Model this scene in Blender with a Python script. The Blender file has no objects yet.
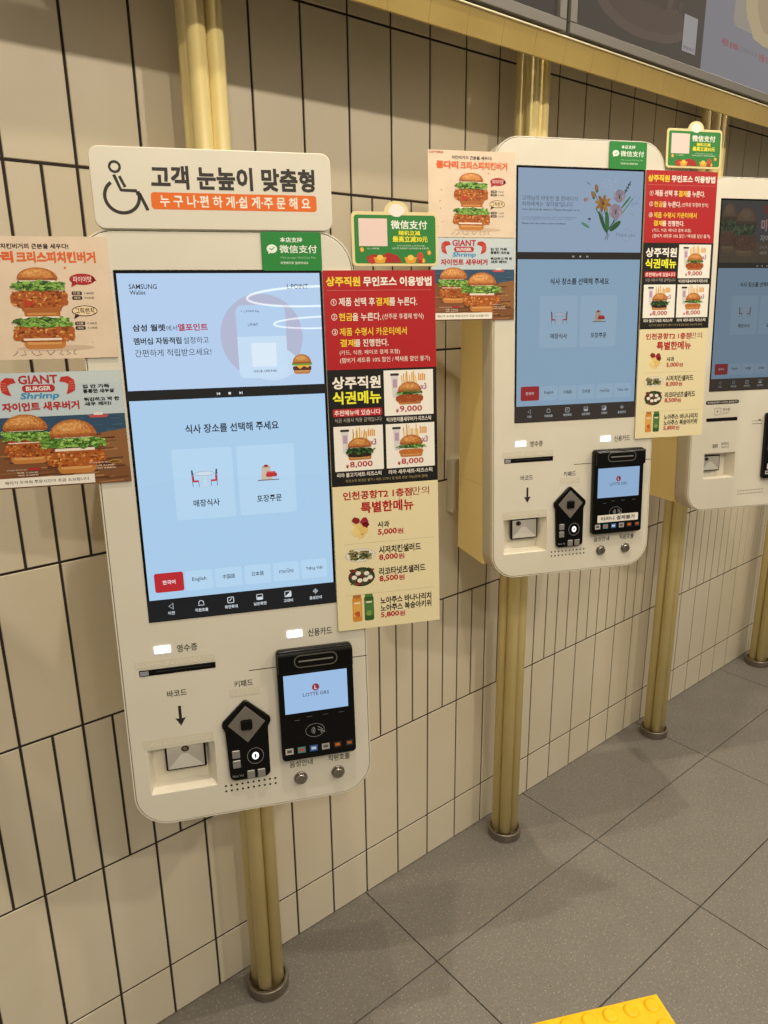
import bpy, bmesh, math, random
from mathutils import Vector, Matrix
from mathutils.geometry import tessellate_polygon
SC = bpy.context.scene
COL = bpy.context.collection
R = math.radians

# ------------------------------------------------------------------ materials
def lin(h):
    h = h.lstrip('#'); c = [int(h[i:i+2], 16)/255 for i in (0, 2, 4)]
    return tuple((x/12.92 if x <= .04045 else ((x+.055)/1.055)**2.4) for x in c) + (1,)
_M = {}
def mat(name, hexc, rough=.5, metal=0, emit=0, coat=0, spec=.5, alpha=1):
    key = (name, hexc, rough, metal, emit, coat, alpha)
    if key in _M: return _M[key]
    m = bpy.data.materials.new(name); m.use_nodes = True
    b = m.node_tree.nodes['Principled BSDF']
    b.inputs['Base Color'].default_value = lin(hexc)
    b.inputs['Roughness'].default_value = rough; b.inputs['Metallic'].default_value = metal
    b.inputs['Specular IOR Level'].default_value = spec
    b.inputs['Coat Weight'].default_value = coat
    b.inputs['Alpha'].default_value = alpha
    if emit:
        b.inputs['Base Color'].default_value = (.01, .01, .01, 1)
        b.inputs['Emission Color'].default_value = lin(hexc); b.inputs['Emission Strength'].default_value = emit
    _M[key] = m
    return m
def ink(h): return mat('print_ink', h, .45, spec=.35)
def lit(h, e): return mat('screen_pixels', h, .015, emit=e)
def noise_mat(name, c1, c2, scale, rough=.5, bump=0, bscale=None, metal=0, detail=3, lo=.4, hi=.6, spec=.5):
    key = (name, c1, c2, scale)
    if key in _M: return _M[key]
    m = bpy.data.materials.new(name); m.use_nodes = True; nt = m.node_tree; b = nt.nodes['Principled BSDF']
    tc = nt.nodes.new('ShaderNodeTexCoord'); n = nt.nodes.new('ShaderNodeTexNoise')
    n.inputs['Scale'].default_value = scale; n.inputs['Detail'].default_value = detail
    nt.links.new(tc.outputs['Object'], n.inputs['Vector'])
    r = nt.nodes.new('ShaderNodeValToRGB'); r.color_ramp.elements[0].position = lo; r.color_ramp.elements[1].position = hi
    r.color_ramp.elements[0].color = lin(c1); r.color_ramp.elements[1].color = lin(c2)
    nt.links.new(n.outputs['Fac'], r.inputs['Fac']); nt.links.new(r.outputs['Color'], b.inputs['Base Color'])
    b.inputs['Roughness'].default_value = rough; b.inputs['Metallic'].default_value = metal
    b.inputs['Specular IOR Level'].default_value = spec
    if bump:
        n2 = nt.nodes.new('ShaderNodeTexNoise'); n2.inputs['Scale'].default_value = bscale or scale
        nt.links.new(tc.outputs['Object'], n2.inputs['Vector'])
        bp = nt.nodes.new('ShaderNodeBump'); bp.inputs['Strength'].default_value = bump; bp.inputs['Distance'].default_value = .002
        nt.links.new(n2.outputs['Fac'], bp.inputs['Height']); nt.links.new(bp.outputs['Normal'], b.inputs['Normal'])
    _M[key] = m
    return m

TILE = noise_mat('glazed_tile', 'd4c9b1', 'd8ceb8', 3.0, .36, bump=.04, bscale=40)
GROUT = mat('dark_grout', '2f2622', .9)
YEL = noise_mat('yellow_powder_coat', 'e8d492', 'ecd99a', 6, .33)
YELF = noise_mat('yellow_coat_shaded', 'a58c4c', 'aa9252', 6, .4)  # the posts' yellow, darkened to stand for weaker light on the fascia
YELB = noise_mat('yellow_powder_coat_bracket', 'e6d08c', 'ead592', 5, .45)
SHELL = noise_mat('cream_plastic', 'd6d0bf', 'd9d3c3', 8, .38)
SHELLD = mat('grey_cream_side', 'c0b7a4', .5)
BLACK = mat('black_plastic', '080808', .22, spec=.25)
BLACKM = mat('matte_black', '141311', .6)
STEEL = mat('brushed_steel', 'a09a90', .3, 1)
STEELD = noise_mat('ring_steel', '8d8579', '9c9488', 30, .38, metal=.9)
GREYB = mat('grey_button', '9b9893', .35, .5)
BEZEL = mat('board_bezel', '66625b', .45, .2)

# ------------------------------------------------------------------ camera (image treated as 768 x 1024)
f, yaw, pitch, roll = 725.657, .680766, -.275945, -.0132988
CAM = Vector((-.186636, -1.179304, 1.394711))
fw = Vector((math.sin(yaw)*math.cos(pitch), math.cos(yaw)*math.cos(pitch), math.sin(pitch)))
rt = fw.cross(Vector((0, 0, 1))).normalized(); up = rt.cross(fw)
r2 = rt*math.cos(roll)+up*math.sin(roll); u2 = up*math.cos(roll)-rt*math.sin(roll)
cd = bpy.data.cameras.new('camera'); co = bpy.data.objects.new('camera', cd); COL.objects.link(co)
cd.sensor_fit = 'VERTICAL'; cd.sensor_height = 36; cd.lens = f/1024*36; cd.clip_start = .02
co.matrix_world = Matrix.Translation(CAM) @ Matrix((r2, u2, -fw)).transposed().to_4x4()
SC.camera = co

# ------------------------------------------------------------------ object helpers
def tag(o, label=None, cat=None, group=None, kind=None):
    if label: o['label'] = label
    if cat: o['category'] = cat
    if group: o['group'] = group
    if kind: o['kind'] = kind
    return o
def empty(name, M):
    o = bpy.data.objects.new(name, None); COL.objects.link(o); o.matrix_world = M; o.empty_display_size = .05
    return o
def link(name, me, parent=None, M=None, loc=None):
    o = bpy.data.objects.new(name, me); COL.objects.link(o)
    if parent: o.parent = parent
    if M is not None: o.matrix_world = M
    if loc is not None: o.location = loc
    return o
def mesh_of(bm, mats, name='m', smooth=False):
    me = bpy.data.meshes.new(name); bm.to_mesh(me); bm.free()
    for m in mats: me.materials.append(m)
    if smooth:
        for p in me.polygons: p.use_smooth = True
    return me
def box(bm, x0, x1, y0, y1, z0, z1, mi=0, bev=0, seg=1):
    r = bmesh.ops.create_cube(bm, size=1); vs = r['verts']
    for v in vs:
        v.co = Vector(((x0+x1)/2+v.co.x*(x1-x0), (y0+y1)/2+v.co.y*(y1-y0), (z0+z1)/2+v.co.z*(z1-z0)))
    fs = set(fc for v in vs for fc in v.link_faces)
    if bev:
        es = list(set(e for v in vs for e in v.link_edges))
        q = bmesh.ops.bevel(bm, geom=es, offset=bev, segments=seg, affect='EDGES', profile=.5)
        fs |= set(q['faces'])
    for fc in fs:
        if fc.is_valid: fc.material_index = mi
def cyl(bm, c, r0, r1, a, b, axis='z', n=32, mi=0, bev=0, caps=True):
    """lathe along an axis: from a to b"""
    prof = [(r0, a), (r1, b)]
    if bev: prof = [(r0-bev, a), (r0, a+math.copysign(bev, b-a)), (r1, b-math.copysign(bev, b-a)), (r1-bev, b)]
    rings = []
    for r, t in prof:
        ring = []
        for i in range(n):
            an = 2*math.pi*i/n; p, q = r*math.cos(an), r*math.sin(an)
            co_ = {'z': (c[0]+p, c[1]+q, t), 'y': (c[0]+p, t, c[2]+q), 'x': (t, c[1]+p, c[2]+q)}[axis]
            ring.append(bm.verts.new(co_))
        rings.append(ring)
    fs = []
    for k in range(len(rings)-1):
        for i in range(n):
            fs.append(bm.faces.new((rings[k][i], rings[k][(i+1) % n], rings[k+1][(i+1) % n], rings[k+1][i])))
            fs[-1].smooth = True
    if caps:
        fs.append(bm.faces.new(rings[0])); fs.append(bm.faces.new(rings[-1][::-1]))
    for fc in fs: fc.material_index = mi
    return fs
def fixn(bm): bmesh.ops.recalc_face_normals(bm, faces=bm.faces)

def rr_pts(u0, v0, u1, v1, r, n=8, corners=(1, 1, 1, 1)):
    """rounded rectangle, (u right, v down); corners TL TR BR BL"""
    P = []
    for k, (cx, cy, a0, rr) in enumerate(((u0, v0, 180, corners[0]), (u1, v0, 270, corners[1]), (u1, v1, 0, corners[2]), (u0, v1, 90, corners[3]))):
        q = r*rr
        if q <= 0: P.append((cx, cy)); continue
        px_ = cx+(q if k in (0, 3) else -q); py_ = cy+(q if k in (0, 1) else -q)
        for i in range(n+1):
            a = R(a0+90*i/n); P.append((px_+q*math.cos(a), py_+q*math.sin(a)))
    return P
def ell_pts(cu, cv, ru, rv, n=28, a0=0, a1=360, rot=0):
    P = []
    m = n if a1-a0 >= 360 else n+1
    for i in range(m):
        a = R(a0+(a1-a0)*i/n); x, y = ru*math.cos(a), rv*math.sin(a)
        c, s = math.cos(R(rot)), math.sin(R(rot)); P.append((cu+x*c-y*s, cv+x*s+y*c))
    return P
def plate(outline, holes, o0, o1, bevel, mats, name, res=2):
    """solid plate from a 2D outline (u, v down) with holes, between offsets o0 < o1 (towards the viewer = local -y)"""
    cu = bpy.data.curves.new(name, 'CURVE'); cu.dimensions = '2D'; cu.fill_mode = 'BOTH'
    for P in [outline]+holes:
        s = cu.splines.new('POLY'); s.points.add(len(P)-1)
        for i, (a, b) in enumerate(P): s.points[i].co = (a, -b, 0, 1)
        s.use_cyclic_u = True
    cu.extrude = max((o1-o0)/2-bevel, .00001); cu.bevel_depth = bevel; cu.bevel_resolution = res; cu.offset = -bevel
    o = bpy.data.objects.new('tmp', cu)
    me = bpy.data.meshes.new_from_object(o)
    bpy.data.objects.remove(o); bpy.data.curves.remove(cu)
    bm = bmesh.new(); bm.from_mesh(me); bpy.data.meshes.remove(me)
    mid = (o0+o1)/2
    for v in bm.verts:
        x, y, z = v.co; v.co = (x, -(z+mid), y)
    bmesh.ops.remove_doubles(bm, verts=bm.verts, dist=1e-6)
    fixn(bm)
    return bm

# ------------------------------------------------------------------ printed / displayed artwork
_T = {}
_ARTS = []
def make_texts(keys):
    """all strings of one weight are set in one text block, one per line, and cut apart again"""
    for b in sorted(set(k[1] for k in keys)):
        L = [k for k in keys if k[1] == b]
        c = bpy.data.curves.new('lettering', 'FONT'); c.resolution_u = 2; c.offset = b; c.space_line = 3
        c.body = '\n'.join(k[0] for k in L)
        o = bpy.data.objects.new('lettering', c); me = bpy.data.meshes.new_from_object(o)
        step = 3.0
        for k in L: _T[k] = ([], [])
        where = []
        for v in me.vertices:
            n = int(round((.35-v.co.y)/step)); where.append((n, len(_T[L[n]][0]))); _T[L[n]][0].append((v.co.x, -v.co.y))
        for p in me.polygons: _T[L[where[p.vertices[0]][0]]][1].append(tuple(where[q][1] for q in p.vertices))
        bpy.data.meshes.remove(me); bpy.data.objects.remove(o); bpy.data.curves.remove(c)
def wkey(t, bold): return (t, (.014 if bold > .012 else .008 if bold > .004 else 0))
class Art:
    """flat artwork collected as real coloured faces; z = print layer"""
    DZ = .00006
    def __init__(s, off, emis=0):
        s.V = []; s.F = []; s.mi = []; s.mats = []; s.off = off; s.e = emis; s.T = []; s.shift = Vector((0, 0, 0))
    def m(s, c):
        if isinstance(c, str): c = lit(c, s.e) if s.e else ink(c)
        if c not in s.mats: s.mats.append(c)
        return s.mats.index(c)
    def _add(s, V, F, c, z):
        k = s.m(c); b = len(s.V); y = -(s.off+z*s.DZ)
        s.V += [(p[0], y, -p[1]) for p in V]
        s.F += [tuple(b+i for i in fc) for fc in F]; s.mi += [k]*len(F)
    def poly(s, P, c, z=1):
        tri = tessellate_polygon([[Vector((p[0], p[1], 0)) for p in P]])
        s._add(P, tri, c, z)
    def rect(s, u0, v0, u1, v1, c, z=1): s._add([(u0, v0), (u1, v0), (u1, v1), (u0, v1)], [(0, 1, 2, 3)], c, z)
    def rrect(s, u0, v0, u1, v1, r, c, z=1, corners=(1, 1, 1, 1)):
        P = rr_pts(u0, v0, u1, v1, r, 5, corners); s._add(P, [tuple(range(len(P)))], c, z)
    def ell(s, cu, cv, ru, rv, c, z=1, n=24, rot=0):
        P = ell_pts(cu, cv, ru, rv, n, rot=rot); s._add(P, [tuple(range(len(P)))], c, z)
    def stroke(s, P, w, c, z=1, closed=False):
        n = len(P); Vt = []
        for i in range(n):
            a = P[(i-1) % n] if (closed or i) else P[i]; b = P[(i+1) % n] if (closed or i < n-1) else P[i]
            d = Vector((b[0]-a[0], b[1]-a[1])); d = d.normalized() if d.length > 0 else Vector((1, 0))
            q = Vector((-d.y, d.x))*w/2
            Vt += [(P[i][0]+q.x, P[i][1]+q.y), (P[i][0]-q.x, P[i][1]-q.y)]
        F = [(2*i, 2*i+1, 2*((i+1) % n)+1, 2*((i+1) % n)) for i in range(n if closed else n-1)]
        s._add(Vt, F, c, z)
    def ring(s, cu, cv, ru, rv, w, c, z=1, a0=0, a1=360):
        s.stroke(ell_pts(cu, cv, ru, rv, 28, a0, a1), w, c, z, closed=(a1-a0 >= 360))
    def frame(s, u0, v0, u1, v1, r, w, c, z=1): s.stroke(rr_pts(u0, v0, u1, v1, r, 4), w, c, z, True)
    def text(s, t, u0, v0, u1, v1, c, bold=.0, z=2, fit=True, slope=0):
        s.m(c); s.T.append((t, u0, v0, u1, v1, c, bold, z, fit, slope))
    def set_text(s, t, u0, v0, u1, v1, c, bold, z, fit, slope):
        V, F = _T[wkey(t, bold)]
        x0 = min(v[0] for v in V); x1 = max(v[0] for v in V); y0 = min(v[1] for v in V); y1 = max(v[1] for v in V)
        sx = (u1-u0)/(x1-x0); sy = (v1-v0)/(y1-y0) if fit else sx
        cv = (v0+v1)/2
        e = max(bold-.014, 0)*.8     # heavier weights: the strokes are spread a little
        sh = ((0, 0),) if e <= 0 else ((-e, -e), (e, -e), (e, e), (-e, e))
        sx *= 1-2*e*sx/(u1-u0); sy *= (1-2*e*sy/(v1-v0)) if fit else 1
        for q, (a, b) in enumerate(sh):
            s._add([(u0+(v[0]-x0+e+a)*sx+slope*(y1-v[1])*sy, cv+(v[1]-(y0+y1)/2+b)*sy) for v in V], F, c, z+q*.22)
    def blob(s, rnd, cu, cv, ru, rv, c, z, rough=.25, n=9):
        P = []
        for i in range(n):
            a = 2*math.pi*i/n; k = 1+rnd.uniform(-rough, rough); P.append((cu+ru*k*math.cos(a), cv+rv*k*math.sin(a)))
        s._add(P, [tuple(range(n))], c, z)
    def build(s, name, parent=None, M=None, back=None, loc=None):
        s.me = bpy.data.meshes.new(name); s.back = back; _ARTS.append(s)
        o = link(name, s.me, parent, M, loc); o['art'] = len(_ARTS)-1
        return o
    def fill(s):
        for t in s.T: s.set_text(*t)
        me = s.me; d = s.shift
        me.from_pydata(s.V, [], s.F)
        for m in s.mats: me.materials.append(m)
        me.polygons.foreach_set('material_index', s.mi)
        if s.back is not None:
            bm = bmesh.new(); bm.from_mesh(me); k = len(s.mats)
            b2 = s.back[0]; me2 = bpy.data.meshes.new('b'); b2.to_mesh(me2); b2.free()
            n0 = len(bm.faces); bm.from_mesh(me2); bm.faces.ensure_lookup_table()
            for fc in bm.faces[n0:]: fc.material_index = k
            bm.to_mesh(me); bm.free(); me.materials.append(s.back[1]); bpy.data.meshes.remove(me2)
        for v in me.vertices: v.co -= d
        me.update()
def recenter(o, cu, cv):
    """put the origin of a flat thing on its lower edge"""
    d = Vector((cu, 0, -cv))
    _ARTS[o['art']].shift = d
    o.matrix_world = o.matrix_world @ Matrix.Translation(d)

def bun_top(A, cu, v0, v1, w, z, seed=1, seeds=True, c=('b06628', 'c27c38', '98521f', 'd4954e', 'ecd0a0')):
    rnd = random.Random(seed); h = v1-v0
    if c[0] == 'b06628' and not A.e: c = (noise_mat('bun_print_dark', 'a35a20', 'bb7230', 260, .45), noise_mat('bun_print', 'b36c2c', 'cf8c46', 240, .45), noise_mat('bun_print_edge', '8c4a1c', 'a45e28', 260, .45), noise_mat('bun_print_light', 'c98440', 'e0a662', 300, .45), c[4])
    P = ell_pts(cu, v1-h*.12, w/2, h*.88, 24, 180, 360)+[(cu+w*.47, v1), (cu-w*.47, v1)]
    A.poly(P, c[0], z)
    P = ell_pts(cu-w*.03, v1-h*.22, w*.42, h*.70, 20, 180, 360); A.poly(P, c[1], z+1)
    P = ell_pts(cu-w*.06, v0+h*.42, w*.26, h*.24, 16); A.poly(P, c[3], z+2)
    A.poly([(cu-w*.47, v1), (cu-w*.49, v1-h*.16), (cu+w*.49, v1-h*.16), (cu+w*.47, v1)], c[2], z+1)
    if seeds:
        for i in range(34):
            a = rnd.uniform(-.40, .40); b = rnd.uniform(.12, .6+.0)
            if abs(a)*1.6+(.5-b)*.9 > .62: continue
            A.ell(cu+a*w, v0+b*h, w*.011, h*.022, c[4], z+3, 6)
def bun_bot(A, cu, v0, v1, w, z, c=('bd7a3c', 'd49a5c')):
    h = v1-v0
    A.poly(rr_pts(cu-w/2, v0, cu+w/2, v1, h*.55, 5, (.3, .3, 1, 1)), c[0], z)
    A.rrect(cu-w*.42, v0+h*.15, cu+w*.40, v0+h*.55, h*.18, c[1], z+1)
def lettuce(A, cu, v0, v1, w, z, seed, n=70, cs=('3f6a24', '5c8c34', '7dae4a', '2c4c1a', '94c05a')):
    rnd = random.Random(seed); h = v1-v0; cv = (v0+v1)/2
    A.blob(rnd, cu, cv, w*.47, h*.36, cs[3], z, .12, 22)
    for i in range(n):
        a = rnd.uniform(-.5, .5); b = rnd.uniform(-.4, .4)*(1-abs(a)*.7)
        A.blob(rnd, cu+a*w, cv+b*h+abs(a)*h*.1, w*.045*rnd.uniform(.6, 1.3), h*.10*rnd.uniform(.6, 1.4), rnd.choice(cs[:3]+cs[4:]+(cs[1],)), z+1+(i % 3), .45, 8)
    for i in range(n//2):
        a = rnd.uniform(-.47, .47); b = rnd.uniform(-.32, .38)
        P = [(cu+a*w+j*w*.018, cv+b*h+math.sin(j*2.1+i)*h*.05) for j in range(-2, 3)]
        A.stroke(P, h*.045, rnd.choice((cs[3], cs[4], cs[4])), z+4)
def patty(A, cu, v0, v1, w, z, seed, n=110, cs=('a9581f', 'c47834', 'dc9a55', '7c3a14', '93481a')):
    rnd = random.Random(seed); h = v1-v0; cv = (v0+v1)/2
    P = []
    for i in range(40):
        a = 2*math.pi*i/40; k = 1+rnd.uniform(-.05, .05)
        ca, sa = math.cos(a), math.sin(a)
        P.append((cu+w*.5*k*math.copysign(abs(ca)**.6, ca), cv+h*.5*k*math.copysign(abs(sa)**.6, sa)))
    A.poly(P, cs[0], z)
    for i in range(n):
        a = rnd.uniform(-.46, .46); b = rnd.uniform(-.42, .42)
        A.blob(rnd, cu+a*w, cv+b*h, w*.032*rnd.uniform(.5, 1.3), h*.075*rnd.uniform(.5, 1.2), rnd.choice(cs), z+1+(i % 3), .4, 7)
def stack_burger(A, cu, z, d=0):
    """two stacked crispy chicken burgers, coordinates of the poster"""
    A.ell(cu+.012, .1105+d, .045, .0035, 'c9b09a', z-1)
    bun_bot(A, cu, .0995+d, .1115+d, .048, z)
    patty(A, cu, .0825+d, .1032+d, .071, z+3, 11)
    A.rrect(cu-.024, .0985+d, cu+.020, .101+d, .001, 'e9dccb', z+7)
    bun_bot(A, cu+.001, .0660+d, .0745+d, .041, z, ('b26a2c', 'c98a4a'))
    A.rrect(cu-.022, .0725+d, cu+.020, .0765+d, .0015, 'f1e6d6', z+2)
    lettuce(A, cu, .0710+d, .0865+d, .066, z+7, 12)
    bun_bot(A, cu+.001, .0570+d, .0680+d, .046, z+2, ('a9612a', 'c27e3e'))
    patty(A, cu, .0415+d, .0628+d, .064, z+4, 13)
    A.blob(random.Random(3), cu-.014, .0570+d, .007, .004, 'b33b1c', z+8, .4, 11)
    A.rrect(cu-.021, .0280+d, cu+.020, .0325+d, .0015, 'f1e6d6', z+3)
    lettuce(A, cu, .0285+d, .0440+d, .058, z+9, 14)
    bun_top(A, cu, .0150+d, .0300+d, .046, z+4, 15, False)

# ------------------------------------------------------------------ kiosk frames
TH, TI = R(-24.85), R(3.8)
U = Vector((math.cos(TH), math.sin(TH), 0)); N0 = Vector((math.sin(TH), -math.cos(TH), 0)); Z = Vector((0, 0, 1))
V = Z*math.cos(TI)-N0*math.sin(TI); N = N0*math.cos(TI)+Z*math.sin(TI)
O1 = Vector((.154231, -.230995, 1.44154)); O2 = Vector((.904757, -.226001, 1.635938)); O3 = O2+Vector((.748, 0, 0))
def frame_at(O): return Matrix.Translation(O) @ Matrix((U, -N, V)).transposed().to_4x4()
def local(O, a, b, off=0): return O+U*a-V*b+N*off

# ------------------------------------------------------------------ setting: wall, floor
def build_wall():
    bm = bmesh.new(); box(bm, -1.6, 4.6, .0016, .06, 0, 3.2, 1)
    rows = [(0, .1219, 0), (.1219, .4170, 0), (.4170, .7121, 1), (.7121, 1.0071, 0), (1.0071, 1.3021, 1), (1.3021, 1.5972, 1), (1.5972, 1.8922, 0), (1.8922, 2.1872, 0), (2.1872, 2.4822, 1), (2.4822, 2.7772, 0), (2.7772, 3.1, 0)]
    g = .0021
    for z0, z1, half in rows:
        w = .05 if half else .1
        n = int(6.1/w)
        for i in range(n):
            x0 = -1.5+i*w; x1 = x0+w
            a, b, c, d = x0+g, x1-g, z0+g, z1-g; e = .0008
            vs = [bm.verts.new(p) for p in ((a, .0016, c), (b, .0016, c), (b, .0016, d), (a, .0016, d), (a+e, 0, c+e), (b-e, 0, c+e), (b-e, 0, d-e), (a+e, 0, d-e))]
            for q in ((4, 5, 6, 7), (0, 1, 5, 4), (1, 2, 6, 5), (2, 3, 7, 6), (3, 0, 4, 7)): bm.faces.new([vs[k] for k in q]).material_index = 0
    fixn(bm)
    return tag(link('wall_back', mesh_of(bm, [TILE, GROUT], 'wall_back')), kind='structure')
build_wall()
def floor_mat():
    m = bpy.data.materials.new('speckled_floor_tile'); m.use_nodes = True; nt = m.node_tree; b = nt.nodes['Principled BSDF']
    tc = nt.nodes.new('ShaderNodeTexCoord')
    def noise(s, d=2):
        n = nt.nodes.new('ShaderNodeTexNoise'); n.inputs['Scale'].default_value = s; n.inputs['Detail'].default_value = d
        nt.links.new(tc.outputs['Object'], n.inputs['Vector']); return n
    def ramp(n, a, ca, b_, cb):
        r = nt.nodes.new('ShaderNodeValToRGB'); r.color_ramp.elements[0].position = a; r.color_ramp.elements[1].position = b_
        r.color_ramp.elements[0].color = ca; r.color_ramp.elements[1].color = cb; nt.links.new(n.outputs['Fac'], r.inputs['Fac']); return r
    base = ramp(noise(9, 4), .3, lin('7a766f'), .7, lin('7f7b74'))
    sp = ramp(noise(210, 1), .62, (0, 0, 0, 1), .70, (1, 1, 1, 1)); sd = ramp(noise(170, 1), .32, (1, 1, 1, 1), .40, (0, 0, 0, 1))
    def mix(fac, a, c, amt):
        x = nt.nodes.new('ShaderNodeMixRGB'); mu = nt.nodes.new('ShaderNodeMath'); mu.operation = 'MULTIPLY'; mu.inputs[1].default_value = amt
        nt.links.new(fac.outputs['Color'], mu.inputs[0]); nt.links.new(mu.outputs[0], x.inputs['Fac'])
        nt.links.new(a, x.inputs['Color1']); x.inputs['Color2'].default_value = c; return x.outputs['Color']
    c = mix(sp, base.outputs['Color'], lin('b5aea0'), .55); c = mix(sd, c, lin('5a544c'), .35)
    nt.links.new(c, b.inputs['Base Color']); b.inputs['Roughness'].default_value = .55
    b.inputs['Specular IOR Level'].default_value = .35
    return m
def build_floor():
    bm = bmesh.new(); box(bm, -6, 6, -12.6, .06, -.05, -.003, 1)
    g = .0011; W = .5885; D = .2945
    y1 = .0395
    for r_ in range(42):
        for k in range(20):
            x0 = .6955-W*11+k*W; a, b, c, d = x0+g, x0+W-g, y1-D*(r_+1)+g, y1-D*r_-g
            d = min(d, .0045); e = .0006
            vs = [bm.verts.new(p) for p in ((a, c, -.003), (b, c, -.003), (b, d, -.003), (a, d, -.003), (a+e, c+e, 0), (b-e, c+e, 0), (b-e, d-e, 0), (a+e, d-e, 0))]
            for q in ((4, 5, 6, 7), (0, 1, 5, 4), (1, 2, 6, 5), (2, 3, 7, 6), (3, 0, 4, 7)): bm.faces.new([vs[k_] for k_ in q]).material_index = 0
    fixn(bm)
    return tag(link('floor', mesh_of(bm, [floor_mat(), mat('floor_joint', '2a2622', .9)], 'floor')), kind='structure')
build_floor()

# ------------------------------------------------------------------ support posts
PX = [(.3795, -.0650), (1.1166, -.0760), (1.8646, -.0750), (2.6247, -.0725)]
plab = ['yellow four-rod support post below the low wheelchair-symbol kiosk',
        'yellow four-rod support post below the middle kiosk',
        'yellow four-rod support post below the right kiosk, third from the left',
        'yellow four-rod support post farthest away at the right edge of the photo']
for (x, y), lb in zip(PX, plab):
    p = empty('support_post', Matrix.Translation((x, y, 0)))
    tag(p, lb, 'post', 'yellow support posts along the tiled wall')
    a = .0145
    for sx, sy in ((-1, -1), (1, -1), (-1, 1), (1, 1)):
        bm = bmesh.new(); cyl(bm, (sx*a, sy*a, 0), .0143, .0143, .004, 2.35, n=28); fixn(bm)
        link('rod', mesh_of(bm, [YEL], 'rod'), p)
    bm = bmesh.new(); cyl(bm, (0, 0, 0), .0075, .0075, .004, 2.34, n=16); fixn(bm)
    link('core', mesh_of(bm, [mat('core_paint', '8a7338', .6)], 'core'), p)
    bm = bmesh.new()
    prof = [(.0428, 0), (.0440, .002), (.0440, .022), (.0428, .0245), (.0385, .0245), (.0380, .012), (.0, .012)]
    rings = []
    for r_, z_ in prof:
        rings.append([bm.verts.new((r_*math.cos(2*math.pi*i/48), r_*math.sin(2*math.pi*i/48), z_)) for i in range(48)] if r_ else [bm.verts.new((0, 0, z_))])
    for k in range(len(prof)-2):
        for i in range(48):
            bm.faces.new((rings[k][i], rings[k][(i+1) % 48], rings[k+1][(i+1) % 48], rings[k+1][i])).smooth = k in (0, 2)
    for i in range(48): bm.faces.new((rings[-2][i], rings[-2][(i+1) % 48], rings[-1][0]))
    fixn(bm); link('base_ring', mesh_of(bm, [STEELD], 'ring'), p)

# ------------------------------------------------------------------ fascia and menu boards
fa = empty('yellow_fascia', Matrix.Translation((1.5, -.2, 1.83)))
tag(fa, 'long yellow metal fascia strip running under the menu boards', 'fascia')
xs = [-.66+.0862*i for i in range(0, 53)]
bm = bmesh.new()
for i in range(len(xs)-1):
    box(bm, xs[i]-1.5+.0002, xs[i+1]-1.5-.0002, 0, .004, .0025, .0425, 0, .0005)
box(bm, xs[0]-1.5, xs[-1]-1.5, .0015, .0035, .0035, .0415, 0)
for v in bm.verts: v.co.y += (.0425-v.co.z)*.22
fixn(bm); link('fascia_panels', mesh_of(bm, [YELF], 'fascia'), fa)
bm = bmesh.new(); box(bm, xs[0]-1.5, xs[-1]-1.5, -.0035, .02, .0428, .0455, 0, .0008); fixn(bm)
link('top_lip', mesh_of(bm, [mat('light_lip', 'f6ecc8', .3)], 'lip'), fa, None)
# arms which carry the fascia from the posts
for (x, y) in PX:
    bm = bmesh.new(); box(bm, x-1.5-.02, x-1.5+.02, .052, y+.2-.032, .047, .070, 0, .002); fixn(bm)
    link('mounting_arm', mesh_of(bm, [YEL], 'arm'), fa)

def board(x0, x1, z0, z1, label, art):
    e = empty('menu_board', Matrix.Translation(((x0+x1)/2, -.2, z0))); tag(e, label, 'screen', 'ceiling menu boards above the kiosks')
    w = (x1-x0)/2; h = z1-z0; b = .019
    bm = bmesh.new()
    box(bm, -w, w, .004, .05, 0, h, 0, .003)
    for q in ((-w, w, -.006, .006, 0, b), (-w, w, -.006, .006, h-b, h), (-w, -w+b, -.006, .006, b, h-b), (w-b, w, -.006, .006, b, h-b)): box(bm, *q, 0, .0012)
    fixn(bm); link('frame', mesh_of(bm, [BEZEL], 'frame'), e)
    A = Art(-.0022, .6); art(A, w-b, h, b); A.build('display', e)
def art_left(A, w, h, b):
    A.rect(-w, -h+b, w, -b, '4a423c', 0)
    for i, t in enumerate(('소고기 · 닭고기 · 감자튀김', '원산지 표시 국내산 미국산')):
        A.text(t, w-.24, -.108+i*.024, w-.055, -.094+i*.024, '8b8076', .01)
def art_right(A, w, h, b):
    sx = .003
    A.rect(-w, -h+b, sx, -b, '4d443b', 0); A.rect(sx, -h+b, w, -b, '8d8b92', 0)
    rnd = random.Random(5); cx = -.235
    A.blob(rnd, cx, -.085, .165, .045, '64544a', 1, .03, 30); A.blob(rnd, cx+.01, -.092, .145, .034, '5c4c42', 2, .04, 30)
    patty(A, cx, -.30, -.105, .30, 3, 8, 200, ('54443a', '5a4a3e', '625044', '4c3e34', '58483c'))
    A.rect(-w, -h+b, sx, -.30, '4d443b', 9); bun_top(A, cx, -.46, -.28, .38, 10, 3, True, ('6d5038', '7c5c40', '5a4230', '886648', '95785a'))
    A.rect(-.083, -.115, -.027, -.045, 'a9a4a4', 20)
    A.text('주문하기', -.078, -.056, -.032, -.049, '6b6664', .02, 21)
    A.text('세트 8,900', .085, -.103, .165, -.086, 'a6494b', .02); A.text('원 감자튀김 콜라 세트 단품', .17, -.100, .262, -.09, '77747a', .0)
    A.text('단품 7,000원', .27, -.102, .36, -.086, 'a6494b', .02)
    A.poly(rr_pts(.13, -.40, .30, -.135, .02), 'a59c8e', 1); A.rect(.13, -.30, .30, -.27, 'b8b2a6', 2)
    A.blob(rnd, .30, -.20, .115, .085, 'c3b089', 3, .05, 26); A.blob(rnd, .30, -.195, .06, .05, 'b39e7c', 4, .12, 20)
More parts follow.
